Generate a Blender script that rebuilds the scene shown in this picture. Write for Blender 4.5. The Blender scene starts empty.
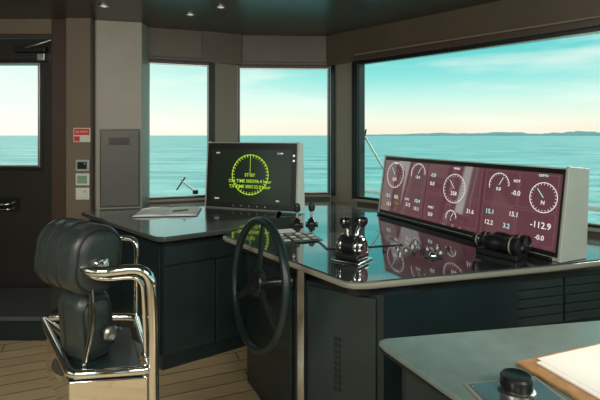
import bpy, bmesh, math, random
from mathutils import Vector, Matrix
random.seed(3)
sc = bpy.context.scene
sc.view_settings.view_transform = 'Standard'
sc.view_settings.look = 'None'
COL = sc.collection

# ---------------------------------------------------------------- materials
def mat(name, col, rough=0.5, metal=0.0, emis=None, es=1.0, noise=0.0, nscale=8.0, bump=0.0, bscale=200, coat=0.0, spec=0.5, cior=1.5):
    m = bpy.data.materials.new(name); m.use_nodes = True
    nt = m.node_tree; b = nt.nodes['Principled BSDF']
    b.inputs['Base Color'].default_value = (*col, 1)
    b.inputs['Roughness'].default_value = rough
    b.inputs['Metallic'].default_value = metal
    b.inputs['Coat Weight'].default_value = coat
    b.inputs['Coat IOR'].default_value = cior
    b.inputs['Specular IOR Level'].default_value = spec
    if emis:
        b.inputs['Emission Color'].default_value = (*emis, 1)
        b.inputs['Emission Strength'].default_value = es
    tc = nt.nodes.new('ShaderNodeTexCoord')
    if noise > 0:
        n = nt.nodes.new('ShaderNodeTexNoise'); n.inputs['Scale'].default_value = nscale
        n.inputs['Detail'].default_value = 5
        nt.links.new(tc.outputs['Object'], n.inputs['Vector'])
        r = nt.nodes.new('ShaderNodeValToRGB')
        r.color_ramp.elements[0].position = .3; r.color_ramp.elements[1].position = .7
        r.color_ramp.elements[0].color = (*[c*(1-noise) for c in col], 1)
        r.color_ramp.elements[1].color = (*[min(1, c*(1+noise)) for c in col], 1)
        nt.links.new(n.outputs['Fac'], r.inputs['Fac'])
        nt.links.new(r.outputs['Color'], b.inputs['Base Color'])
    if bump > 0:
        n2 = nt.nodes.new('ShaderNodeTexNoise'); n2.inputs['Scale'].default_value = bscale
        nt.links.new(tc.outputs['Object'], n2.inputs['Vector'])
        bp = nt.nodes.new('ShaderNodeBump'); bp.inputs['Strength'].default_value = bump
        bp.inputs['Distance'].default_value = .002
        nt.links.new(n2.outputs['Fac'], bp.inputs['Height'])
        nt.links.new(bp.outputs['Normal'], b.inputs['Normal'])
    return m

M = {}
M['ceil']  = mat('ceiling_paint', (.080,.074,.060), .28, noise=.1, nscale=2)
M['head']  = mat('header_panel', (.100,.077,.055), .38, noise=.08, nscale=3)
M['wallb'] = mat('wall_bronze_panel', (.20,.16,.12), .5, noise=.06, nscale=4)
M['wallg'] = mat('wall_grey_panel', (.38,.36,.31), .45, noise=.05, nscale=4)
M['jamb']  = mat('jamb_dark_bronze', (.07,.045,.034), .4)
M['post']  = mat('post_bronze', (.23,.20,.16), .4)
M['black'] = mat('black_gasket', (.010,.011,.011), .35)
M['door']  = mat('door_dark', (.024,.023,.020), .4, noise=.1)
M['dark']  = mat('console_dark_teal', (.012,.025,.028), .28, noise=.12, nscale=5, bump=.1)
M['darkl'] = mat('console_face_slate', (.020,.036,.038), .30, noise=.1, nscale=5)
M['top']   = mat('desk_top_slate', (.070,.082,.080), .16, noise=.1, nscale=12, bump=.08, coat=.8)
M['htop']  = mat('helm_top_black', (.030,.038,.038), .08, noise=.1, nscale=10, coat=.9, cior=1.7)
M['edge']  = mat('desk_edge_grey', (.27,.265,.22), .30)
M['cheek'] = mat('monitor_cheek_grey', (.46,.50,.46), .4, noise=.03)
M['chrome']= mat('polished_steel', (.90,.89,.87), .07, 1.0)
M['steel'] = mat('brushed_steel', (.5,.5,.47), .3, 1.0)
M['leather']=mat('leather_charcoal', (.028,.038,.036), .24, bump=.5, bscale=350, noise=.15, nscale=30)
M['seam']  = mat('leather_seam', (.008,.010,.010), .6)
M['plastic']=mat('black_plastic', (.010,.012,.013), .28)
M['wheel'] = mat('wheel_rim_leather', (.011,.024,.024), .32, bump=.3)
M['desk2'] = mat('foreground_desk_slate', (.165,.23,.215), .28, noise=.1, nscale=15, bump=.2, bscale=400)
M['wood']  = mat('folder_wood', (.42,.22,.08), .45, noise=.25, nscale=30)
M['paper'] = mat('paper', (.92,.90,.85), .7, noise=.02)
M['blue']  = mat('book_cover_blue', (.05,.16,.28), .4)
M['white'] = mat('white_plastic', (.75,.77,.72), .4)
M['sgreen']= mat('switch_green', (.25,.42,.3), .4)
M['red']   = mat('sign_red', (.7,.05,.04), .5)
M['glassd']= mat('dark_glass', (.07,.09,.09), .05, coat=1, cior=2.2)
M['scrblk']= mat('screen_black', (.006,.009,.006), .18, emis=(.006,.011,.006), es=1)
M['scrmar']= mat('screen_maroon', (.02,.010,.012), .06, emis=(.135,.048,.062), es=1, coat=1, cior=2.6)
M['scrmar'].node_tree.nodes['Principled BSDF'].inputs['Coat Roughness'].default_value=.03
M['scrmar2']=mat('screen_tile', (.02,.01,.015), .2, emis=(.24,.11,.13), es=1)
M['egreen']= mat('glow_green', (.1,.4,.0), .5, emis=(.40,.60,.03), es=1)
M['ewhite']= mat('glow_white', (.4,.4,.4), .5, emis=(.74,.68,.68), es=1)
M['ecyan'] = mat('glow_cyan', (.2,.4,.4), .5, emis=(.40,.70,.70), es=1)
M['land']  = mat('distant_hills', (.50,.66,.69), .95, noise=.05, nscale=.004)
M['wline'] = mat('rail_white', (.7,.7,.65), .4)
M['lamp']  = mat('lamp_lens', (.5,.5,.45), .3, emis=(1,.9,.7), es=.6)
M['cab']=mat('cabinet_door',(.12,.12,.11),.4)

# clear glass pane
g = bpy.data.materials.new('window_glass'); g.use_nodes = True
nt = g.node_tree; nt.nodes.clear()
o = nt.nodes.new('ShaderNodeOutputMaterial')
tr = nt.nodes.new('ShaderNodeBsdfTransparent')
tr.inputs[0].default_value = (.95,.99,.98,1)
nt.links.new(tr.outputs[0], o.inputs[0])
M['glass'] = g

# teak floor
fm = bpy.data.materials.new('floor_planks'); fm.use_nodes = True
nt = fm.node_tree; b = nt.nodes['Principled BSDF']
tc = nt.nodes.new('ShaderNodeTexCoord'); mp = nt.nodes.new('ShaderNodeMapping')
mp.inputs['Rotation'].default_value = (0,0,math.radians(-22))
br = nt.nodes.new('ShaderNodeTexBrick'); br.inputs['Scale'].default_value = 1
br.inputs['Brick Width'].default_value = 1.6; br.inputs['Row Height'].default_value = .13
br.inputs['Mortar Size'].default_value = .004
br.inputs['Color1'].default_value = (.66,.49,.28,1); br.inputs['Color2'].default_value = (.78,.60,.36,1)
br.inputs['Mortar'].default_value = (.10,.07,.04,1)
ns = nt.nodes.new('ShaderNodeTexNoise'); ns.inputs['Scale'].default_value = 6; ns.inputs['Detail'].default_value=8
mp2 = nt.nodes.new('ShaderNodeMapping'); mp2.inputs['Rotation'].default_value=(0,0,math.radians(-22)); mp2.inputs['Scale'].default_value=(.6,14,1)
mr = nt.nodes.new('ShaderNodeMixRGB'); mr.blend_type = 'MULTIPLY'; mr.inputs[0].default_value = .45
for a_,b_ in ((tc.outputs['Object'],mp.inputs[0]),(mp.outputs[0],br.inputs['Vector']),(tc.outputs['Object'],mp2.inputs[0]),(mp2.outputs[0],ns.inputs['Vector']),
              (br.outputs['Color'],mr.inputs[1]),(ns.outputs['Fac'],mr.inputs[2]),(mr.outputs[0],b.inputs['Base Color'])):
    nt.links.new(a_,b_)
b.inputs['Roughness'].default_value = .35
M['floor'] = fm

# sea
sm = bpy.data.materials.new('sea_water'); sm.use_nodes = True
nt = sm.node_tree; b = nt.nodes['Principled BSDF']
tc = nt.nodes.new('ShaderNodeTexCoord')
mpa = nt.nodes.new('ShaderNodeMapping'); mpa.inputs['Scale'].default_value = (.02,.09,1)
na = nt.nodes.new('ShaderNodeTexNoise'); na.inputs['Scale'].default_value = 1; na.inputs['Detail'].default_value = 10; na.inputs['Roughness'].default_value=.75
ra = nt.nodes.new('ShaderNodeValToRGB')
ra.color_ramp.elements[0].position=.40; ra.color_ramp.elements[0].color=(.035,.24,.27,1)
ra.color_ramp.elements[1].position=.62; ra.color_ramp.elements[1].color=(.34,.66,.62,1)
nb = nt.nodes.new('ShaderNodeTexNoise'); nb.inputs['Scale'].default_value=.35; nb.inputs['Detail'].default_value=6
bp = nt.nodes.new('ShaderNodeBump'); bp.inputs['Strength'].default_value=.8; bp.inputs['Distance'].default_value=.8
for a_,b_ in ((tc.outputs['Object'],mpa.inputs[0]),(mpa.outputs[0],na.inputs['Vector']),(na.outputs['Fac'],ra.inputs[0]),
              (ra.outputs[0],b.inputs['Base Color']),(tc.outputs['Object'],nb.inputs['Vector']),(nb.outputs['Fac'],bp.inputs['Height']),(bp.outputs[0],b.inputs['Normal'])):
    nt.links.new(a_,b_)
b.inputs['Roughness'].default_value=.35; b.inputs['Specular IOR Level'].default_value=.3
M['sea'] = sm

# ---------------------------------------------------------------- helpers
def empty(name, loc=(0,0,0)):
    e = bpy.data.objects.new(name, None); e.location = loc; e.empty_display_size=.1
    COL.objects.link(e); return e
def link(ob, m, parent=None, bevel=0, smooth=False, segs=3):
    COL.objects.link(ob)
    if m is not None: ob.data.materials.append(M[m])
    if bevel:
        bv = ob.modifiers.new('bevel','BEVEL'); bv.width=bevel; bv.segments=segs; bv.limit_method='ANGLE'; bv.angle_limit=math.radians(40)
    if smooth or bevel:
        if ob.type=='MESH':
            for p in ob.data.polygons: p.use_smooth=True
            wn = ob.modifiers.new('wn','WEIGHTED_NORMAL'); wn.keep_sharp=True
    if parent:
        ob.parent = parent; ob.matrix_parent_inverse = Matrix.Translation(-Vector(parent.location))
    return ob
def addprism(bm, pts, z0, z1):
    lo=[bm.verts.new((p[0],p[1],z0)) for p in pts]; hi=[bm.verts.new((p[0],p[1],z1)) for p in pts]
    bm.faces.new(lo[::-1]); bm.faces.new(hi); n=len(pts)
    for i in range(n): bm.faces.new((lo[i],lo[(i+1)%n],hi[(i+1)%n],hi[i]))
def fin(bm, name):
    bmesh.ops.recalc_face_normals(bm, faces=bm.faces)
    me=bpy.data.meshes.new(name); bm.to_mesh(me); bm.free()
    return bpy.data.objects.new(name, me)
def prism(name, pts, z0, z1, m, parent=None, bevel=0, mw=None):
    bm=bmesh.new(); addprism(bm, pts, z0, z1); ob=fin(bm,name)
    if mw is not None: ob.matrix_world = mw
    return link(ob, m, parent, bevel)
def prisms(name, lst, m, parent=None, bevel=0, mw=None):
    bm=bmesh.new()
    for pts,z0,z1 in lst: addprism(bm, pts, z0, z1)
    ob=fin(bm,name)
    if mw is not None: ob.matrix_world = mw
    return link(ob, m, parent, bevel)
def rect(x0,x1,y0,y1): return [(x0,y0),(x1,y0),(x1,y1),(x0,y1)]
def box(name, x0,x1,y0,y1,z0,z1, m, parent=None, bevel=0, mw=None):
    return prism(name, rect(x0,x1,y0,y1), z0, z1, m, parent, bevel, mw)
def lathe(name, prof, m, parent=None, mw=None, n=40):
    bm=bmesh.new(); rings=[]
    for r,z in prof:
        rings.append([bm.verts.new((max(r,1e-4)*math.cos(2*math.pi*i/n), max(r,1e-4)*math.sin(2*math.pi*i/n), z)) for i in range(n)])
    for a,b2 in zip(rings, rings[1:]):
        for i in range(n): bm.faces.new((a[i],a[(i+1)%n],b2[(i+1)%n],b2[i]))
    bm.faces.new(rings[0][::-1]); bm.faces.new(rings[-1])
    ob=fin(bm,name)
    if mw is not None: ob.matrix_world=mw
    for p in ob.data.polygons: p.use_smooth=True
    ob.data.set_sharp_from_angle(angle=math.radians(35))
    return link(ob,m,parent)
def tube(name, pts, r, m, parent=None, mw=None, cyclic=False, kind='POLY', bev=4):
    cu=bpy.data.curves.new(name,'CURVE'); cu.dimensions='3D'; cu.bevel_depth=r; cu.bevel_resolution=bev; cu.use_fill_caps=True
    sp=cu.splines.new(kind); sp.points.add(len(pts)-1)
    for i,p in enumerate(pts): sp.points[i].co=(*p,1)
    sp.use_cyclic_u=cyclic; sp.use_smooth=True
    ob=bpy.data.objects.new(name,cu)
    if mw is not None: ob.matrix_world=mw
    return link(ob,m,parent)
def fillet(pts, r, n=6):
    P=[Vector(p) for p in pts]; out=[P[0]]
    for i in range(1,len(P)-1):
        a,b2,c=P[i-1],P[i],P[i+1]
        d1=(a-b2).normalized(); d2=(c-b2).normalized()
        rr=min(r,(a-b2).length*.48,(c-b2).length*.48)
        s=b2+d1*rr; e=b2+d2*rr
        for k in range(n+1):
            t=k/n; out.append(s*(1-t)**2+b2*2*t*(1-t)+e*t*t)
    out.append(P[-1]); return out
def ring(name, cx, cy, r, w, m, parent, mw, a0=0, a1=360, z=.004, n=48):
    bm=bmesh.new(); full = abs(a1-a0)>=360
    k = n if full else max(6,int(n*abs(a1-a0)/360))
    A=[];B=[]
    for i in range(k+(0 if full else 1)):
        a=math.radians(a0+(a1-a0)*i/k)
        A.append(bm.verts.new((cx+(r-w/2)*math.cos(a),cy+(r-w/2)*math.sin(a),z)))
        B.append(bm.verts.new((cx+(r+w/2)*math.cos(a),cy+(r+w/2)*math.sin(a),z)))
    cnt=len(A)
    for i in range(cnt if full else cnt-1):
        j=(i+1)%cnt; bm.faces.new((A[i],B[i],B[j],A[j]))
    ob=fin(bm,name); ob.matrix_world=mw; return link(ob,m,parent)
def ticks(name, cx, cy, r0, r1, count, w, m, parent, mw, a0=0,a1=360, z=.004):
    bm=bmesh.new()
    for i in range(count):
        a=math.radians(a0+(a1-a0)*i/count); c,s=math.cos(a),math.sin(a)
        q=[(r0,-w/2),(r1,-w/2),(r1,w/2),(r0,w/2)]
        bm.faces.new([bm.verts.new((cx+u*c-v*s, cy+u*s+v*c, z)) for u,v in q])
    ob=fin(bm,name); ob.matrix_world=mw; return link(ob,m,parent)
def text(name, s, cx, cy, size, m, parent, mw, z=.004, align='CENTER'):
    cu=bpy.data.curves.new(name,'FONT'); cu.body=s; cu.size=size; cu.align_x=align; cu.align_y='CENTER'; cu.offset=.0003
    ob=bpy.data.objects.new(name,cu); ob.matrix_world=mw@Matrix.Translation((cx,cy,z)); return link(ob,m,parent)
def frame(origin, X, Y):
    X=Vector(X).normalized(); Y=Vector(Y); Z=X.cross(Y).normalized(); Y=Z.cross(X).normalized()
    m=Matrix.Identity(4)
    for i,v in enumerate((X,Y,Z)):
        for j in range(3): m[j][i]=v[j]
    for j in range(3): m[j][3]=origin[j]
    return m
def seg(A,B,o0,o1,s0=0,s1=None):
    """plan rectangle along A->B from s0 to s1 metres, offsets measured outboard"""
    A=Vector(A);B=Vector(B);d=(B-A);L=d.length;d/=L;n=Vector((-d.y,d.x))
    if s1 is None: s1=L
    return [tuple(A+d*s0+n*o0),tuple(A+d*s1+n*o0),tuple(A+d*s1+n*o1),tuple(A+d*s0+n*o1)]

CEIL=2.67; SILL=.95; HEADZ=2.35
# ---------------------------------------------------------------- room shell
W1=((-1.53,4.46),(-.925,4.67)); W2=((-.67,4.82),(.33,4.89)); W3=((.58,4.58),(3.2,2.0))
WS=((3.2,1.9),(3.2,-3.0)); WA=((3.2,-3.0),(-3.3,-3.0)); WP=((-3.3,-3.0),(-3.3,1.2))
plan=[(-3.5,-3.2),(3.45,-3.2),(3.45,2.1),(.68,4.8),(.4,5.06),(-.75,4.98),(-1.1,4.85),(-1.6,4.66),(-2.0,4.45),(-3.5,4.45)]
prism('floor', plan, -.06, 0, 'floor')
prism('ceiling', plan, CEIL, CEIL+.08, 'ceil')

def winwall(tag, idx, A, B, panes=1, gap=.08):
    prisms('wall_'+tag, [(seg(A,B,0,.14),0,SILL),(seg(A,B,0,.14),HEADZ,CEIL)], 'head', None)
    L=(Vector(B)-Vector(A)).length; pl=(L-gap*(panes-1))/panes
    for k in range(panes):
        s0=k*(pl+gap); s1=s0+pl
        c=(Vector(A)+(Vector(B)-Vector(A))*((s0+s1)/2/L))
        e=empty('window_%d'%(idx+k),(c.x,c.y,1.65))
        f=.022
        prisms('frame',[(seg(A,B,.005,.10,s0,s1),SILL,SILL+f),(seg(A,B,.005,.10,s0,s1),HEADZ-f*1.3,HEADZ),
                 (seg(A,B,.005,.10,s0,s0+f),SILL+f,HEADZ-f*1.3),(seg(A,B,.005,.10,s1-f,s1),SILL+f,HEADZ-f*1.3)],'black',e)
        h=f+.008
        prisms('bead',[(seg(A,B,.012,.05,s0+f,s1-f),SILL+f,SILL+h),(seg(A,B,.012,.05,s0+f,s1-f),HEADZ-f*1.3-.008,HEADZ-f*1.3)],'steel',e)
        bm=bmesh.new(); q=seg(A,B,.06,.06,s0+f,s1-f)
        vs=[bm.verts.new((q[0][0],q[0][1],SILL+f)),bm.verts.new((q[1][0],q[1][1],SILL+f)),bm.verts.new((q[1][0],q[1][1],HEADZ-f)),bm.verts.new((q[0][0],q[0][1],HEADZ-f))]
        bm.faces.new(vs); link(fin(bm,'glass'),'glass',e)
        if k<panes-1:
            prism('trim_%d'%(20+idx+k), seg(A,B,0,.14,s1,s1+gap), SILL, HEADZ, 'post')
winwall('bow_left',1,*W1); winwall('bow_centre',2,*W2); winwall('bow_right',3,*W3)
winwall('starboard',4,*WS,panes=2); winwall('aft',6,*WA,panes=3,gap=.3); winwall('port',9,*WP,panes=2,gap=.3)  # unseen; aft and port windows added to let in fill daylight
prism('wall_port_glare_block',seg((-3.3,1.2),(-3.3,4.15),0,.14),0,CEIL,'head')  # unseen wall section, made solid to keep window glare off the navigation display
def post(name,pts): prism(name,pts,0,CEIL,'post',None,.008)
post('trim_1',[W1[1],W2[0],(-.70,4.98),(-1.0,4.83)])
post('trim_2',[W2[1],W3[0],(.68,4.70),(.36,5.04)])
post('trim_3',[(3.2,2.0),(3.2,1.9),(3.34,1.9),(3.3,2.1)])
prism('trim_4',[(-.935,4.655),(-.885,4.68),(-.895,4.70),(-.945,4.68)],SILL,HEADZ,'black')
prism('trim_5',[(.33,4.87),(.37,4.82),(.39,4.84),(.35,4.89)],SILL,HEADZ,'black')
prism('trim_6',[(.53,4.61),(.58,4.555),(.60,4.575),(.55,4.63)],SILL,HEADZ,'black')
prisms('trim_7',[(seg(*W1,-.03,0),HEADZ+.0,HEADZ+.035),(seg(*W2,-.03,0),HEADZ,HEADZ+.035),(seg(*W3,-.045,0),HEADZ,HEADZ+.05)],'jamb',None,.004)
prisms('trim_8',[(seg(*W3,-.045,0),HEADZ+.052,HEADZ+.066)],'wallb')
prisms('trim_9',[(seg(*W1,-.02,.1),SILL-.02,SILL+.004),(seg(*W2,-.02,.1),SILL-.02,SILL+.004),(seg(*W3,-.03,.1),SILL-.02,SILL+.004)],'edge',None,.004)
prisms('trim_13',[([(-1.0,4.62),(-.62,4.79),(-.62,4.86),(-1.0,4.70)],HEADZ,CEIL-.001),([(.29,4.86),(.62,4.51),(.66,4.56),(.33,4.92)],HEADZ,CEIL-.001)],'head')

# forward bulkhead left of the windows, with door opening
YB=4.15
prisms('wall_forward',[(rect(-3.3,-3.1,YB,YB+.12),0,CEIL),(rect(-3.1,-2.285,YB,YB+.12),2.5,CEIL),(rect(-2.14,-1.9,YB-.03,YB+.12),0,CEIL)],'wallb')
prisms('trim_10',[(rect(-2.285,-2.14,YB-.015,YB+.12),0,CEIL),(rect(-3.1,-2.285,YB-.02,YB),2.49,2.53)],'jamb',None,.004)
prism('trim_11',[(-1.93,4.17),(-1.50,4.27),(-1.50,4.50),(-1.93,4.40)],0,CEIL,'wallg',None,.006)
box('trim_12',-1.915,-1.895,YB-.04,YB,0,CEIL,'jamb')
d=empty('door_1',(-2.69,YB+.04,0))
DX0,DX1=-3.1,-2.29; gx0,gx1,gz0,gz1=-3.0,-2.42,1.32,2.25
prisms('leaf',[(rect(DX0,DX1,YB+.02,YB+.07),.02,gz0),(rect(DX0,DX1,YB+.02,YB+.07),gz1,2.49),(rect(DX0,gx0,YB+.02,YB+.07),gz0,gz1),(rect(gx1,DX1,YB+.02,YB+.07),gz0,gz1)],'door',d)
def rframe(name,x0,x1,z0,z1,y0,y1,t,m,par):
    prisms(name,[(rect(x0-t,x1+t,y0,y1),z0-t,z0),(rect(x0-t,x1+t,y0,y1),z1,z1+t),(rect(x0-t,x0,y0,y1),z0,z1),(rect(x1,x1+t,y0,y1),z0,z1)],m,par,.003)
rframe('window_trim',gx0,gx1,gz0,gz1,YB+.0,YB+.03,.018,'steel',d)
rframe('outer_trim',gx0-.03,gx1+.03,gz0-.03,gz1+.03,YB+.01,YB+.03,.02,'black',d)
bm=bmesh.new(); bm.faces.new([bm.verts.new(v) for v in ((gx0,YB+.05,gz0),(gx1,YB+.05,gz0),(gx1,YB+.05,gz1),(gx0,YB+.05,gz1))]); link(fin(bm,'glass'),'glass',d)
box('closer_body',-2.62,-2.33,YB-.04,YB+.02,2.36,2.41,'black',d,.006)
box('closer_bracket',-2.40,-2.33,YB-.05,YB+.02,2.28,2.345,'steel',d,.006)
tube('closer_arm',[(-2.5,YB-.05,2.40),(-2.36,YB-.09,2.42),(-2.28,YB-.03,2.47)],.009,'steel',d)
box('lock_plate',-2.86,-2.60,YB+.0,YB+.02,.90,1.02,'plastic',d,.005)
tube('handle',fillet([(-2.66,YB+.02,.97),(-2.66,YB-.05,.97),(-2.84,YB-.05,.955)],.03),.013,'chrome',d)
tube('handle_lower',fillet([(-2.66,YB+.02,.92),(-2.66,YB-.04,.92),(-2.76,YB-.04,.92)],.02),.009,'chrome',d)

u=Vector((.43,.10,0)).normalized(); WM=frame((-1.93,4.17,0),u,(0,0,1))
c=empty('wall_cabinet',(-1.7,4.2,1.3))
def lbox(name,x0,x1,y0,y1,z0,z1,m,p,mw,bev=0): return box(name,x0,x1,y0,y1,z0,z1,m,p,bev,mw)
lbox('cabinet_body',.075,.425,.93,1.655,.0,.03,'top',c,WM,.004)
lbox('cabinet_door',.085,.415,.94,1.645,.03,.042,'cab',c,WM,.004)
lbox('handle_recess',.15,.345,1.50,1.605,.042,.046,'wallb',c,WM,.002)
lbox('handle_slot',.16,.335,1.51,1.575,.046,.050,'black',c,WM,.002)
s=empty('safety_sign',(-1.99,4.11,1.6))
box('sign_plate',-2.07,-1.915,4.108,4.12,1.535,1.665,'white',s,.002)
box('sign_red_field',-2.062,-1.923,4.105,4.108,1.60,1.657,'red',s)
box('sign_red_strip',-2.062,-2.01,4.105,4.108,1.543,1.588,'red',s)
FM=frame((0,4.104,0),(1,0,0),(0,0,1))
text('sign_text','NO ENTRY',-1.99,1.628,.024,'white',s,FM,.002)
for i,(z0,z1,mm) in enumerate(((1.27,1.375,'plastic'),(1.14,1.25,'sgreen'),(1.01,1.12,'white'))):
    w=empty('wall_switch' if i==0 else 'wall_switch.%03d'%i,(-1.98,4.11,(z0+z1)/2))
    box('switch_plate',-2.045,-1.92,4.098,4.12,z0,z1,'white' if i else 'cheek',w,.005)
    box('switch_rocker',-2.025,-1.94,4.088,4.098,z0+.02,z1-.02,mm,w,.004)
    lathe('switch_lamp',[(.008,0),(.008,.006),(.004,.009)],'sgreen',w,frame((-1.955,4.088,z1-.035),(1,0,0),(0,0,1)),12)

# ceiling downlights
for i,(x,y) in enumerate(((-1.62,3.72),(-.97,3.98),(-.66,3.75),(1.27,3.4))):
    e=empty('ceiling_downlight' if i==0 else 'ceiling_downlight.%03d'%i,(x,y,CEIL))
    lathe('bezel',[(.028,0),(.045,0),(.045,-.008),(.030,-.008),(.028,0)],'steel',e,Matrix.Translation((x,y,CEIL-.0)),24)
    lathe('lens',[(.027,-.001),(.027,-.003)],'lamp',e,Matrix.Translation((x,y,CEIL)),24)
# added fill lights with housings, unseen behind the camera, to brighten the interior
for i,(x,y,en) in enumerate(((-1.9,-.6,56),(0,-.9,26),(1.9,-.6,42))):
    e=empty('ceiling_fill_light' if i==0 else 'ceiling_fill_light.%03d'%i,(x,y,CEIL))
    prisms('fill_light_housing',[(rect(x-.66,x+.66,y-.40,y-.37),CEIL-.06,CEIL),(rect(x-.66,x+.66,y+.37,y+.40),CEIL-.02,CEIL),(rect(x-.69,x-.66,y-.40,y+.40),CEIL-.06,CEIL),(rect(x+.66,x+.69,y-.40,y+.40),CEIL-.06,CEIL)],'edge',e,.003)
    L=bpy.data.lights.new('fill_light_lamp','AREA'); L.shape='RECTANGLE'; L.size=1.3; L.size_y=.6; L.energy=en; L.color=(1,.91,.79)
    lo=bpy.data.objects.new('fill_light_lamp',L); lo.matrix_world=Matrix.Translation((x,y,CEIL-.22))@Matrix.Rotation(math.radians(42),4,'X'); COL.objects.link(lo)
    lo.parent=e; lo.matrix_parent_inverse=Matrix.Translation(-Vector(e.location))

st=empty('door_step',(-2.6,3.7,0))
box('step_body',-3.25,-1.98,3.50,4.1,0,.17,'dark',st)
box('step_tread',-3.28,-1.965,3.45,4.11,.17,.205,'top',st,.008)

# ---------------------------------------------------------------- chart desk (left)
cd=empty('chart_desk',(-1.1,3.9,0))
top=[(-1.89,4.10),(-1.93,3.97),(-.97,3.01),(-.90,2.995),(-.2,3.47),(-.2,4.76),(-.64,4.75),(-.93,4.60),(-1.46,4.40),(-1.46,4.22)]
body=[(-1.84,4.08),(-1.87,3.98),(-.935,3.055),(-.25,3.52),(-.25,4.7),(-.62,4.7),(-.93,4.56),(-1.44,4.36),(-1.44,4.2)]
prism('worktop',top,.885,.92,'top',cd,.008)
prism('body',body,0,.845,'dark',cd)
prism('shadow_gap',[(p[0]*.99-.01,p[1]+.02) for p in body],.845,.885,'black',cd)
def facepanel(name,A,B,s0,s1,z0,z1,m,par,t=.012,bev=.003):
    return prism(name,seg(A,B,-t,0,s0,s1),z0,z1,m,par,bev)
A=(-1.87,3.98);B=(-.935,3.055);C=(-.25,3.52)
facepanel('panel_left_1',A,B,.02,.64,.10,.835,'dark',cd); facepanel('panel_left_2',A,B,.655,1.30,.10,.835,'dark',cd)
facepanel('panel_front_1',B,C,.015,.38,.10,.70,'darkl',cd); facepanel('panel_front_2',B,C,.39,.80,.10,.70,'darkl',cd)
facepanel('drawer_front_1',B,C,.015,.80,.71,.835,'darkl',cd)

lb=empty('log_book',(-1.15,3.93,.92)); BM=frame((-1.15,3.93,.92),(.97,.12,0),(-.12,.97,0))
lbox('cover',-.27,.27,-.20,.20,.001,.006,'blue',lb,BM,.002)
bm=bmesh.new(); n=16; prof=[]
for i in range(n+1):
    x=-.26+.52*i/n; prof.append((x,.008+.014*abs(math.sin(math.pi*(x/.26)))**.6))
f0=[];f1=[]
for x,z in prof: f0.append(bm.verts.new((x,-.19,z))); f1.append(bm.verts.new((x,.19,z)))
b0=[bm.verts.new((x,-.19,.006)) for x,z in prof]; b1=[bm.verts.new((x,.19,.006)) for x,z in prof]
for i in range(n):
    bm.faces.new((f0[i],f0[i+1],f1[i+1],f1[i])); bm.faces.new((b0[i],b0[i+1],f0[i+1],f0[i])); bm.faces.new((b1[i],f1[i],f1[i+1],b1[i+1]))
ob=fin(bm,'pages'); ob.matrix_world=BM; link(ob,'paper',lb)
tube('pen',[(.05,-.09,.029),(.17,-.03,.029)],.005,'plastic',lb,BM)

# ---------------------------------------------------------------- monitor housings
def housing(par, A, B, z0, h, lean, dtop, dbot):
    A=Vector((A[0],A[1],0));B=Vector((B[0],B[1],0)); X=(B-A).normalized(); L=(B-A).length
    back=Vector((-X.y,X.x,0))
    up=Vector((0,0,1))*h+back*lean
    side=frame((A.x,A.y,z0),back,(0,0,1))
    zdir=back.cross(Vector((0,0,1)))
    sgn = 1 if zdir.dot(X)>0 else -1
    prof=[(0,0),(lean,h),(lean+dtop,h-.015),(dbot,0)]
    def slab(nm,s0,s1,m,ex=0,bev=.004):
        p=[(prof[0][0]-ex,0),(prof[1][0]-ex,h+ex),(prof[2][0]+ex,prof[2][1]+ex),(prof[3][0]+ex,0)]
        a,b_=sorted((sgn*s0,sgn*s1)); prism(nm,p,a,b_,m,par,bev,side)
    slab('housing',.012,L-.012,'cheek')
    slab('cheek_left',-.006,.012,'cheek',.008); slab('cheek_right',L-.012,L+.006,'cheek',.008)
    return frame((A.x,A.y,z0),X,up), L, (Vector((lean,h)).length)
rm=empty('radar_monitor',(-.42,4.1,.92))
SM,L,H=housing(rm,(-.89,4.24),(-.03,3.93),.922,.61,.05,.10,.20)
lbox('bezel',.008,L-.008,.008,H-.008,0,.010,'black',rm,SM,.003)
lbox('screen',.055,L-.055,.055,H-.065,.010,.012,'scrblk',rm,SM)
cx,cy=L*.50,H*.46+.035
ring('range_ring_outer',cx,cy,.180,.006,'egreen',rm,SM,z=.0135)
ticks('range_ticks',cx,cy,.158,.188,36,.006,'egreen',rm,SM,z=.0136)
ticks('heading_line',cx,cy,.0,.175,1,.004,'egreen',rm,SM,a0=90,z=.0137)
for i,(t,dy) in enumerate((('ST-BY',.005),('ON TIME 000396.4 hour',-.05),('TX TIME 000133.0 hour',-.10))):
    text('readout_%d'%i,t,cx,cy+dy-.01,.042,'egreen',rm,SM,.0145)
for i in range(4): text('corner_%d'%i,('NAV','12 NM','GAIN','SEA')[i],.10+(i%2)*.62,(H-.10,.09)[i//2],.02,'ewhite',rm,SM,.014,'LEFT')
for i in range(5): lathe('key_%d'%i,[(.006,0),(.006,.003)],'steel',rm,SM@Matrix.Translation((L*.5+.08*(i-2),.032,.010)),12)
for yy in (0,1): lathe('side_key_%d'%yy,[(.010,0),(.010,.004)],'ewhite',rm,SM@Matrix.Translation((L-.035,.45+.045*yy,.010)),12)

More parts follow.
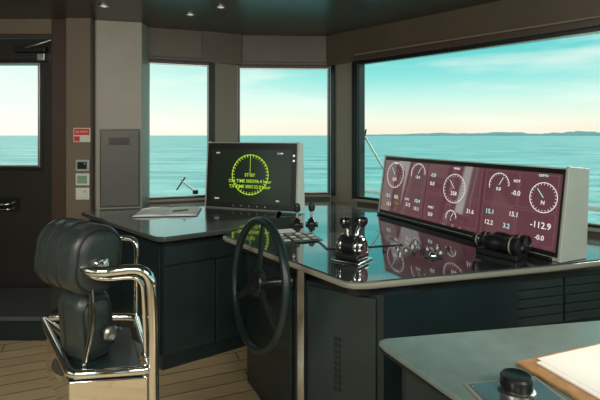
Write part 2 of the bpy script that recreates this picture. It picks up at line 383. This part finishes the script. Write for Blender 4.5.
# ---------------------------------------------------------------- helm console
hc=empty('helm_console',(.6,2.9,0))
helm_top=[(-.505,2.93),(-.48,2.88),(.19,2.01),(.235,1.985),(.30,1.985),(1.28,2.25),(1.62,2.36),(.98,3.78),(.35,3.80),(-.28,3.50)]
cen=Vector((.5,2.9))
inset=lambda P,k:[tuple(Vector(p)+(cen-Vector(p)).normalized()*k) for p in P]
prism('helm_top_rim',helm_top,.916,.944,'edge',hc,.010)
prism('helm_top',inset(helm_top,.014),.93,.95,'htop',hc,.003)
prism('helm_underside',inset(helm_top,.09),.86,.916,'black',hc)
hb=[(-.34,2.92),(-.01,2.31),(.01,2.30),(.385,2.07),(1.1,2.27),(.7,3.6),(-.22,3.45)]
prism('pedestal',hb,0,.86,'dark',hc)
facepanel('pedestal_left_panel',(-.34,2.92),(-.01,2.31),.02,.64,.06,.84,'dark',hc)
facepanel('pedestal_front_panel',(.015,2.297),(.385,2.07),.04,.40,.06,.84,'darkl',hc)
prism('corner_trim',[(-.020,2.305),(-.014,2.281),(.020,2.264),(.030,2.283),(.01,2.31)],0,.912,'steel',hc,.003)
VA=Vector((.015,2.297,0));VB=Vector((.385,2.07,0)); VM=frame(VA,VB-VA,(0,0,1))
for i in range(9):
    for j in range(2): lbox('vent_slot_%d_%d'%(i,j),.185+j*.022,.20+j*.022,.36+i*.03,.38+i*.03,.0125,.0145,'black',hc,VM)
rd=[(.40,2.09),(2.42,2.63),(.56,4.48),(.33,4.78),(-.17,4.75),(-.17,3.6),(.45,3.5)]
prism('side_worktop',rd,.885,.902,'top',hc,.006)
RA=(.42,2.13); RB=(2.38,2.655)
prism('side_body',[RA,RB,(.54,4.42),(.5,3.2)],0,.885,'dark',hc)
k=0
for (s0,s1) in ((.01,.36),(.375,1.00),(1.015,1.95)):
    for r in range(5):
        facepanel('slat_%d'%k,RA,RB,s0,s1,.845-.047*(r+1)+.006,.845-.047*r,'darkl',hc,.014,.003); k+=1
    facepanel('lower_door_%d'%k,RA,RB,s0,s1,.08,.60,'dark',hc,.012,.003)
facepanel('side_lip',RA,RB,0,1.98,.852,.885,'dark',hc,.03,.004)
HM=frame((.24,2.74,.95),(.95,.20,0),(-.20,.95,0))
lbox('touch_panel_bezel',-.13,.34,-.17,.24,0,.004,'black',hc,HM,.002)
lbox('touch_panel_glass',-.118,.328,-.158,.228,.004,.006,'glassd',hc,HM,.001)
HM2=frame((.00,2.84,.95),(.9,.3,0),(-.3,.9,0))
lbox('control_panel',-.15,.11,-.13,.13,0,.008,'plastic',hc,HM2,.003)
for i in range(4):
    for j in range(3): lbox('panel_key_%d_%d'%(i,j),-.13+.06*i,-.09+.06*i,-.10+.075*j,-.06+.075*j,.008,.014,'edge' if (i+j)%2 else 'cheek',hc,HM2,.003)
lbox('display_small',-.12,.02,.15,.24,0,.012,'cheek',hc,HM2,.003)
kn=[(.47,2.50),(.55,2.47),(.60,2.55),(.68,2.50),(.73,2.58),(.66,2.64),(.62,2.46),(.80,2.62),(.78,2.50),(.84,2.56),(.56,2.58),(.70,2.73)]
for i,(x,y) in enumerate(kn):
    r=(.008,.011,.014)[i%3]
    lathe('button_%d'%i,[(r*1.5,0),(r*1.5,.003),(r,.004),(r,.010+.004*(i%2)),(r*.8,.013+.004*(i%2))],'steel' if i%3 else 'plastic',hc,Matrix.Translation((x,y,.95)),20)
lathe('trackball',[(.03,0),(.03,.005),(.024,.006),(.022,.016),(.014,.024),(.003,.027)],'chrome',hc,Matrix.Translation((.71,2.40,.95)),24)
lathe('trackball_ring',[(.05,0),(.05,.004),(.03,.006)],'plastic',hc,Matrix.Translation((.71,2.40,.95)),24)

dm=empty('navigation_display',(1.0,3.0,.95))
A2=(.645,3.695);B2=(1.32,2.285)
SM,L,H=housing(dm,A2,B2,.951,.478,.075,.15,.20)
lbox('bezel',.012,L-.012,.020,H-.008,0,.008,'black',dm,SM,.003)
lbox('foot_ledge',0.0,L-.04,.0,.016,0,.02,'plastic',dm,SM,.004)
sy0,sy1=.045,H-.035; tw=(L-.06)/3; hh=(sy1-sy0)
for k in range(3):
    x0=.025+k*(tw+.005)
    lbox('screen_%d'%k,x0,x0+tw,sy0,sy1,.008,.010,'scrmar',dm,SM)
    for j,(a,b_,c0,c1) in enumerate(((.03,.49,.50,.97),(.51,.97,.50,.97),(.03,.49,.04,.47),(.51,.97,.04,.47))):
        t=.0015
        X0,X1,Y0,Y1=x0+tw*a,x0+tw*b_,sy0+hh*c0,sy0+hh*c1
        prisms('tile_%d_%d'%(k,j),[(rect(X0,X1,Y0,Y0+t),.0102,.0108),(rect(X0,X1,Y1-t,Y1),.0102,.0108),(rect(X0,X0+t,Y0,Y1),.0102,.0108),(rect(X1-t,X1,Y0,Y1),.0102,.0108)],'scrmar2',dm,0,SM)
def gauge(tag,x,y,r,val,full=True):
    a0,a1=(0,360) if full else (0,200)
    ring('dial_'+tag,x,y,r,.004,'ewhite',dm,SM,a0,a1,.0112)
    ticks('dial_ticks_'+tag,x,y,r*.84,r*.95,24 if full else 12,.0025,'ewhite',dm,SM,a0,a1,.0112)
    ticks('needle_'+tag,x,y,0,r*.75,1,.004,'ecyan',dm,SM,a0=130 if full else 60,z=.0114)
    text('value_'+tag,val,x,y-r*.35,r*.38,'ewhite',dm,SM,.0115)
ty=sy0+hh*.72
gauge('a',.03+tw*.27,ty-.00,.100,'0.0'); gauge('b',.03+tw*.80,ty+.03,.075,'12.4',False)
gauge('c',.035+tw*1.53,ty-.04,.095,'358'); gauge('d',.04+tw*2.22,ty+.02,.070,'0.0',False); gauge('e',.04+tw*2.80,ty-.02,.080,'N')
gauge('f',.035+tw*1.53,ty-.23,.045,'2',False)
vals=[(.15,.30,'13.2',.036),(.36,.30,'0.0',.036),(.62,.30,'COG',.022),(.66,.20,'215',.036),(.85,.30,'10.4',.036),(.85,.16,'13.1',.036),
      (1.15,.24,'PORT',.022),(1.85,.30,'31.6',.036),(2.15,.36,'15.1',.038),(2.15,.20,'12.2',.038),(2.48,.68,'-0.0',.038),(2.48,.38,'15.1',.038),(2.40,.20,'3.2',.038),
      (2.82,.30,'-112.9',.048),(2.82,.14,'-0.0',.036),(1.12,.65,'0.0',.036),(1.12,.8,'-0.0',.036),(2.48,.85,'ROT',.022),(.27,.95,'HDG',.02),(1.55,.95,'WIND',.02),(2.8,.96,'DEPTH',.018),
      (1.15,.12,'0.0',.036),(.2,.14,'12.1',.036)]
for i,(fx,fy,t,s_) in enumerate(vals):
    text('readout_%d'%i,t,.03+tw*fx,sy0+hh*fy,s_,'ewhite' if i%4 else 'ecyan',dm,SM,.0115)

# ---------------------------------------------------------------- steering wheel
wc=Vector((-.215,2.28,.85)); nrm=Vector((-.87,-.48,.10)).normalized()
sw=empty('steering_wheel',wc)
Xw=Vector((0,0,1)).cross(nrm).normalized(); Yw=nrm.cross(Xw); WMx=frame(wc,Xw,Yw)
R=.312
tube('rim',[(R*math.cos(2*math.pi*i/64),R*math.sin(2*math.pi*i/64),0) for i in range(64)],.021,'wheel',sw,WMx,True)
for i,a in enumerate((90,210,330)):
    c_,s_=math.cos(math.radians(a)),math.sin(math.radians(a))
    prism('spoke_%d'%i,[(.04*c_-.024*s_,.04*s_+.024*c_),(.04*c_+.024*s_,.04*s_-.024*c_),(R*c_+.015*s_,R*s_-.015*c_),(R*c_-.015*s_,R*s_+.015*c_)],-.008,.006,'wheel',sw,.004,WMx)
lathe('hub',[(.03,-.03),(.065,-.02),(.068,.010),(.060,.018),(.035,.022),(.001,.022)],'plastic',sw,WMx)
lathe('hub_cap',[(.03,.022),(.03,.026),(.024,.029),(.001,.029)],'plastic',sw,WMx)
lathe('column',[(.045,-.19),(.045,-.175),(.028,-.15),(.026,-.02)],'plastic',sw,WMx)

# ---------------------------------------------------------------- throttle lever unit
tl=empty('throttle_lever_unit',(.27,2.34,.95)); TM=frame((.27,2.34,.95),(.80,-.60,0),(.60,.80,0))
lbox('base_plate',-.085,.085,-.075,.075,0,.012,'chrome',tl,TM,.006)
lbox('base_block',-.070,.070,-.060,.060,.012,.045,'plastic',tl,TM,.012)
AX=TM@frame((0,0,.075),(0,1,0),(0,0,1))
lathe('drum',[(.052,-.062),(.058,-.055),(.058,-.030),(.053,-.028),(.053,.028),(.058,.030),(.058,.055),(.052,.062)],'plastic',tl,AX)
for j,(za,zb) in enumerate(((-.054,-.034),(.034,.054))):
    lathe('drum_band_%d'%j,[(.0585,za),(.0595,za+.002),(.0595,zb-.002),(.0585,zb)],'chrome',tl,AX)
for i,s_ in enumerate((-1,1)):
    lathe('side_disc_%d'%i,[(.044,0),(.046,.004),(.040,.010),(.015,.012)],'chrome',tl,TM@frame((s_*.062,0,.075),(0,s_,0),(0,0,1)))
    lean=.05 if i else -.015
    tube('lever_%d'%i,[(s_*.022,0,.11),(s_*.024,lean*.4,.155),(s_*.026,lean,.19)],.010,'chrome',tl,TM)
    gm=TM@frame((s_*.028,lean,.20),(0,1,0),(0,0,1))
    lathe('grip_%d'%i,[(.010,-.030),(.020,-.026),(.024,-.010),(.024,.012),(.020,.028),(.010,.033)],'plastic',tl,gm,28)
    lathe('grip_band_%d'%i,[(.0245,-.006),(.0255,-.004),(.0255,.004),(.0245,.006)],'chrome',tl,gm,28)
    lbox('grip_foot_%d'%i,s_*.028-.018,s_*.028+.018,lean-.02,lean+.02,.165,.195,'plastic',tl,TM,.008)

for i,(x,y) in enumerate(((-.02,3.24),(.085,3.27))):
    e=empty('thruster_joystick' if i==0 else 'thruster_joystick.001',(x,y,.95)); T=Matrix.Translation((x,y,.95))
    lbox('base',-.045,.045,-.05,.05,0,.012,'plastic',e,T,.006)
    lathe('boot',[(.036,.012),(.034,.02),(.024,.03),(.026,.036),(.016,.045),(.010,.055)],'plastic',e,T,24)
    lathe('stick',[(.009,.05),(.009,.10)],'chrome',e,T,16)
    lathe('knob',[(.012,.095),(.022,.105),(.025,.125),(.020,.15),(.010,.158),(.001,.16)],'plastic',e,T,24)

# ---------------------------------------------------------------- binoculars on a small tray
bn=empty('binoculars',(1.08,2.44,1.0)); ax=Vector((.62,-.785,0)).normalized(); bk=Vector((.785,.62,0))
BMx=frame((1.085,2.42,.951),ax,bk)
sg=1 if (BMx.to_3x3()@Vector((0,0,1))).z>0 else -1
def bbox(n_,x0,x1,y0,y1,z0,z1,m_,bev,par):
    a,b2=sorted((sg*z0,sg*z1)); lbox(n_,x0,x1,y0,y1,a,b2,m_,par,BMx,bev)
bbox('rest_tray',-.12,.11,-.06,.06,0,.030,'plastic',.006,bn)
bz=.076
for i,s_ in enumerate((-1,1)):
    m_=BMx@frame((0,s_*.045,bz*sg),(0,1,0),(0,0,1))
    lathe('barrel_%d'%i,[(.026,-.135),(.030,-.125),(.030,-.10),(.023,-.092),(.028,-.07),(.040,-.05),(.041,.0),(.034,.02),(.040,.06),(.046,.07),(.046,.115),(.042,.118),(.038,.108),(.001,.107)],'plastic',bn,m_,32)
    lathe('band_%d'%i,[(.0462,.078),(.047,.080),(.047,.084),(.0462,.086)],'edge',bn,m_,32)
    lathe('eyepiece_band_%d'%i,[(.0302,-.112),(.0308,-.110),(.0308,-.106),(.0302,-.104)],'edge',bn,m_,32)
bbox('bridge',-.05,.0,-.036,.036,bz-.014,bz+.020,'plastic',.006,bn)
lathe('focus_wheel',[(.011,-.085),(.014,-.08),(.014,-.05),(.010,-.045)],'steel',bn,BMx@frame((0,0,(bz+.01)*sg),(0,1,0),(0,0,1)),20)

# ---------------------------------------------------------------- foreground desk
fd=empty('side_table',(.9,1.2,0))
ft=[(.30,1.60),(.285,1.645),(.315,1.665),(1.75,1.925),(1.75,.45),(.86,.45)]
prism('top',ft,.825,.85,'desk2',fd,.010)
prism('top_rim',[(.305,1.605),(.29,1.64),(.32,1.66),(1.745,1.92),(1.745,.46),(.86,.46)],.812,.825,'black',fd,.002)
fb=[(.36,1.60),(1.70,1.86),(1.70,.50),(.90,.50)]
prism('body',fb,0,.812,'dark',fd,.006)
prism('drawer_front',seg((.90,.50),(.36,1.60),0,.012,.04,1.19),.60,.80,'darkl',fd,.003)
prism('cupboard_front',seg((.90,.50),(.36,1.60),0,.012,.04,1.19),.08,.59,'darkl',fd,.003)

jk=empty('jog_dial',(.63,1.31,.85)); JM=frame((.63,1.31,.85),(.985,.17,0),(-.17,.985,0))
lbox('plate',-.13,.11,-.09,.065,0,.005,'edge',jk,JM,.003)
lbox('plate_inset',-.12,.10,-.08,.055,.005,.007,'top',jk,JM,.002)
lathe('dial_base',[(.052,.006),(.052,.012),(.046,.016)],'steel',jk,JM,40)
lathe('dial_knob',[(.043,.016),(.045,.022),(.044,.046),(.039,.052),(.034,.050),(.001,.050)],'plastic',jk,JM,40)
for i in range(4): lathe('screw_%d'%i,[(.005,.007),(.005,.009)],'steel',jk,JM@Matrix.Translation(((-.11,.09)[i%2],(-.07,.045)[i//2],0)),12)

cb=empty('document_folder',(.98,1.40,.85))
CM=frame((.705,1.47,.851),(.93,.34,0),(.36,-.93,0))
flip = -1 if (CM.to_3x3()@Vector((0,0,1))).z<0 else 1
def fl(n_,x0,x1,y0,y1,z0,z1,m_,bev=0):
    a,b2=sorted((flip*z0,flip*z1)); lbox(n_,x0,x1,y0,y1,a,b2,m_,cb,CM,bev)
fl('board',0,.60,0,.42,0,.010,'wood',.003)
fl('paper_stack',.05,.57,.035,.40,.010,.016,'paper',.001)
fl('paper_sheet',.07,.56,.02,.37,.0162,.017,'paper')

# ---------------------------------------------------------------- helm chair
ch=empty('helm_chair',(-.85,1.72,0))
axd=Vector((-.70,.52,-.02)).normalized()
def pad(name,c,ln,w,h,r,tilt=0,seams=(0,),puff=.0):
    """upholstered bolster: rounded-rectangle section swept along the chair axis, ends softly domed"""
    X=axd; Z=Vector((0,0,1)); Y=Z.cross(X).normalized()
    mw=frame(c,X,Y)
    if tilt: mw=mw@Matrix.Rotation(tilt,4,'X')
    def loop(x,sc_):
        ww,hh_,rr=w*sc_/2,h*sc_/2,r*sc_; out=[]
        for (sx,sy,a0) in ((1,1,0),(-1,1,90),(-1,-1,180),(1,-1,270)):
            for q in range(9):
                a=math.radians(a0+90*q/8)
                out.append((x,sx*(ww-rr)+rr*math.cos(a),sy*(hh_-rr)+rr*math.sin(a)))
        return out
    st=[]; e_=.045
    for k in range(9):
        a=math.pi/2*k/8; st.append((-ln/2+e_*(1-math.cos(math.pi/2-a+0) if False else 1-math.sin(a)), 1-(e_*(1-math.cos(math.pi/2-a))*0)-(.42*e_/ (min(w,h)/2))*(1-math.cos(0)) ))
    xs=[]
    for k in range(9):
        a=math.pi/2*k/8; xs.append((-ln/2+e_*(1-math.sin(a)), 1-(e_/(min(w,h)/2))*(1-math.cos(math.pi/2-a))*1.0 if False else 1-(e_/(min(w,h)/2))*(1-math.sin(math.acos(max(0,min(1,1-math.sin(a))))))))
    # simple quarter-ellipse dome: scale grows from 1-e/half to 1
    xs=[]
    for k in range(9):
        t=k/8; xs.append((-ln/2+e_*(1-math.cos(t*math.pi/2)), 1-(e_/(min(w,h)/2))*(1-math.sin(t*math.pi/2))))
    full=xs+[(ln/2-(x+ln/2),s_) for x,s_ in reversed(xs)]
    bm=bmesh.new(); R_=[]
    for x,s_ in full: R_.append([bm.verts.new(v) for v in loop(x,s_)])
    nn=len(R_[0])
    for a,b2 in zip(R_,R_[1:]):
        for i in range(nn): bm.faces.new((a[i],a[(i+1)%nn],b2[(i+1)%nn],b2[i]))
    bm.faces.new(R_[0][::-1]); bm.faces.new(R_[-1])
    bmesh.ops.remove_doubles(bm,verts=bm.verts,dist=1e-5)
    ob=fin(bm,name); ob.matrix_world=mw
    for p in ob.data.polygons: p.use_smooth=True
    link(ob,'leather',ch)
    for k,xx in enumerate(seams):
        tube(name+'_piping_%d'%k,loop(xx,1.0),.0032,'seam',ch,mw,True,bev=2)
    tube(name+'_end_piping',loop(-ln/2+.012,1-(e_/(min(w,h)/2))*.30),.0038,'seam',ch,mw,True,bev=2)
    return mw
U=pad('back_cushion',Vector((-.835,1.69,1.150)),.33,.19,.25,.088,math.radians(8),(-.04,.04,.11))
Lw=pad('lumbar_cushion',Vector((-.795,1.67,.905)),.20,.13,.25,.045,math.radians(-4),(.03,))
lathe('pivot_near',[(.03,0),(.03,.02),(.024,.026),(.001,.028)],'chrome',ch,frame((-.712,1.592,1.14),(.52,.70,0),(0,0,1)),28)
tube('armrest_near',fillet([(-.765,1.565,1.138),(-.68,1.51,1.137),(-.515,1.55,1.145),(-.505,1.55,.98),(-.50,1.54,.60)],.07),.018,'chrome',ch)
tube('armrest_near_inner',fillet([(-.76,1.57,1.115),(-.67,1.53,1.108),(-.55,1.57,1.108),(-.543,1.575,.95),(-.538,1.575,.76)],.05),.008,'chrome',ch)
tube('armrest_far',fillet([(-.97,1.86,1.14),(-.80,2.02,1.14),(-.72,1.98,1.14),(-.72,1.98,.76)],.05),.011,'chrome',ch)
tube('side_stay',fillet([(-.735,1.58,1.10),(-.72,1.57,.95),(-.74,1.54,.80)],.1),.009,'chrome',ch)
lathe('adjust_knob',[(.012,-.03),(.012,0),(.026,.004),(.028,.02),(.020,.028),(.001,.03)],'steel',ch,frame((-.69,1.62,.89),(.6,.8,0),(0,0,1)),24)
for j,zz in enumerate((.80,)):
    tube('seat_frame_%d'%j,fillet([(-.9,1.76,zz),(-1.12,1.96,zz),(-.765,1.50,zz),(-.505,1.535,zz),(-.72,1.98,zz),(-1.10,1.98,zz)],.04),.015,'chrome',ch)
prism('seat_base_plate',[(-1.06,1.90),(-.76,1.53),(-.54,1.55),(-.72,1.90)],.745,.79,'darkl',ch,.006)
prism('seat_base_front',[(-.77,1.50),(-.52,1.53),(-.52,1.55),(-.77,1.52)],.55,.775,'chrome',ch,.004)
prism('seat_base_side',[(-.77,1.50),(-.755,1.51),(-1.06,1.92),(-1.075,1.91)],.60,.775,'chrome',ch,.004)
lathe('pedestal',[(.26,0),(.26,.02),(.10,.05),(.075,.10),(.075,.60),(.12,.66),(.16,.745)],'steel',ch,Matrix.Translation((-.78,1.74,0)),40)

# ---------------------------------------------------------------- exterior
bm=bmesh.new(); Rr=9000
bm.faces.new([bm.verts.new(v) for v in ((-Rr,-Rr,-8),(Rr,-Rr,-8),(Rr,Rr,-8),(-Rr,Rr,-8))]); link(fin(bm,'sea'),'sea')
bm=bmesh.new(); lo=[];hi=[]; n=160
for i in range(n+1):
    t=i/n; x=700+t*6200; y=6000-t*1200
    e_=min(1,t*3)*min(1,(1-t)*8)
    h=4+e_*(.42*(70*abs(math.sin(t*9))*.6+45*math.sin(t*23+1)**2+22*math.sin(t*61)**2)+12*random.random())
    lo.append(bm.verts.new((x,y,-8.5))); hi.append(bm.verts.new((x,y,h)))
for i in range(n): bm.faces.new((lo[i],lo[i+1],hi[i+1],hi[i]))
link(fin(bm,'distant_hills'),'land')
def wiper(name,a,b_,c_=None,d_=None):
    e=empty(name,a)
    tube('arm',[a,b_],.010,'wline',e)
    if c_: tube('blade',[c_,d_],.008,'plastic',e)
    lathe('pivot',[(.03,-.02),(.03,.02)],'plastic',e,Matrix.Translation(a),16)
wiper('windshield_wiper',(.95,4.40,1.04),(.67,4.72,1.60),(.665,4.725,1.50),(.69,4.70,1.66))
wiper('windshield_wiper.001',(-1.12,4.82,.99),(-1.26,4.76,1.12),(-1.30,4.74,1.02),(-1.22,4.78,1.15))
dr=empty('deck_railing',(3.5,4.0,0))
tube('top_rail',fillet([(.9,6.4,.80),(2.2,5.4,.83),(3.6,3.7,.90),(4.6,1.5,1.0)],.8),.03,'wline',dr)
tube('mid_rail',fillet([(.9,6.4,.3),(2.2,5.4,.3),(3.6,3.7,.35),(4.6,1.5,.4)],.8),.02,'wline',dr)
for i,(x,y) in enumerate(((.9,6.4),(2.15,5.42),(3.55,3.75),(4.55,1.6))): tube('stanchion_%d'%i,[(x,y,-1.0),(x,y,.84+.05*i)],.02,'wline',dr)
prism('foredeck',[(-3.4,4.5),(-1.6,4.7),(.5,5.1),(3.5,2.2),(3.6,-3),(4.8,-3),(4.8,1.7),(3.7,3.9),(2.3,5.6),(.8,6.6),(-1.5,6.4),(-3.4,5.2)],-1.1,-1.0,'cheek',dr)

# ---------------------------------------------------------------- world + sun
w=bpy.data.worlds.new('sky'); sc.world=w; w.use_nodes=True; nt=w.node_tree; bg=nt.nodes['Background']
tc=nt.nodes.new('ShaderNodeTexCoord'); sx=nt.nodes.new('ShaderNodeSeparateXYZ'); rp=nt.nodes.new('ShaderNodeValToRGB')
nt.links.new(tc.outputs['Generated'],sx.inputs[0]); 
els=[(0,(.86,.75,.60)),(.03,(.84,.82,.68)),(.07,(.60,.82,.73)),(.12,(.28,.70,.66)),(.19,(.09,.54,.54)),(.35,(.07,.42,.45)),(1,(.45,.75,.80))]
cr=rp.color_ramp; cr.elements[0].position=els[0][0]; cr.elements[0].color=(*els[0][1],1); cr.elements[1].position=1; cr.elements[1].color=(*els[-1][1],1)
for p,c_ in els[1:-1]:
    e=cr.elements.new(p); e.color=(*c_,1)
nt.links.new(sx.outputs['Z'],rp.inputs[0])
mr=nt.nodes.new('ShaderNodeMapRange'); mr.inputs[1].default_value=.10; mr.inputs[2].default_value=-.5; mr.inputs[3].default_value=0; mr.inputs[4].default_value=.68
nt.links.new(sx.outputs['X'],mr.inputs[0])
m1=nt.nodes.new('ShaderNodeMixRGB'); m1.inputs[2].default_value=(.90,.96,.84,1)
nt.links.new(mr.outputs[0],m1.inputs[0]); nt.links.new(rp.outputs[0],m1.inputs[1])
mp=nt.nodes.new('ShaderNodeMapping'); mp.inputs['Scale'].default_value=(2.2,2.2,16)
nz=nt.nodes.new('ShaderNodeTexNoise'); nz.inputs['Scale'].default_value=1.4; nz.inputs['Detail'].default_value=7
cr2=nt.nodes.new('ShaderNodeMapRange'); cr2.inputs[1].default_value=.50; cr2.inputs[2].default_value=.74; cr2.inputs[3].default_value=0; cr2.inputs[4].default_value=.55
m2=nt.nodes.new('ShaderNodeMixRGB'); m2.inputs[2].default_value=(.90,.90,.83,1)
nt.links.new(tc.outputs['Generated'],mp.inputs[0]); nt.links.new(mp.outputs[0],nz.inputs['Vector']); nt.links.new(nz.outputs['Fac'],cr2.inputs[0])
nt.links.new(cr2.outputs[0],m2.inputs[0]); nt.links.new(m1.outputs[0],m2.inputs[1]); nt.links.new(m2.outputs[0],bg.inputs[0])
bg.inputs[1].default_value=1.2
S=bpy.data.lights.new('sun','SUN'); S.energy=3.0; S.angle=math.radians(4); S.color=(1,.92,.78)
so=bpy.data.objects.new('sun',S); so.rotation_euler=(math.radians(58),0,math.radians(125)); COL.objects.link(so)

# ---------------------------------------------------------------- camera
cam=bpy.data.cameras.new('camera'); cam.sensor_width=36; cam.lens=27; cam.shift_y=-65/600
cam.clip_end=30000; cam.clip_start=.05
co=bpy.data.objects.new('camera',cam); co.location=(0,0,1.6); co.rotation_euler=(math.radians(90),0,0); COL.objects.link(co)
sc.camera=co
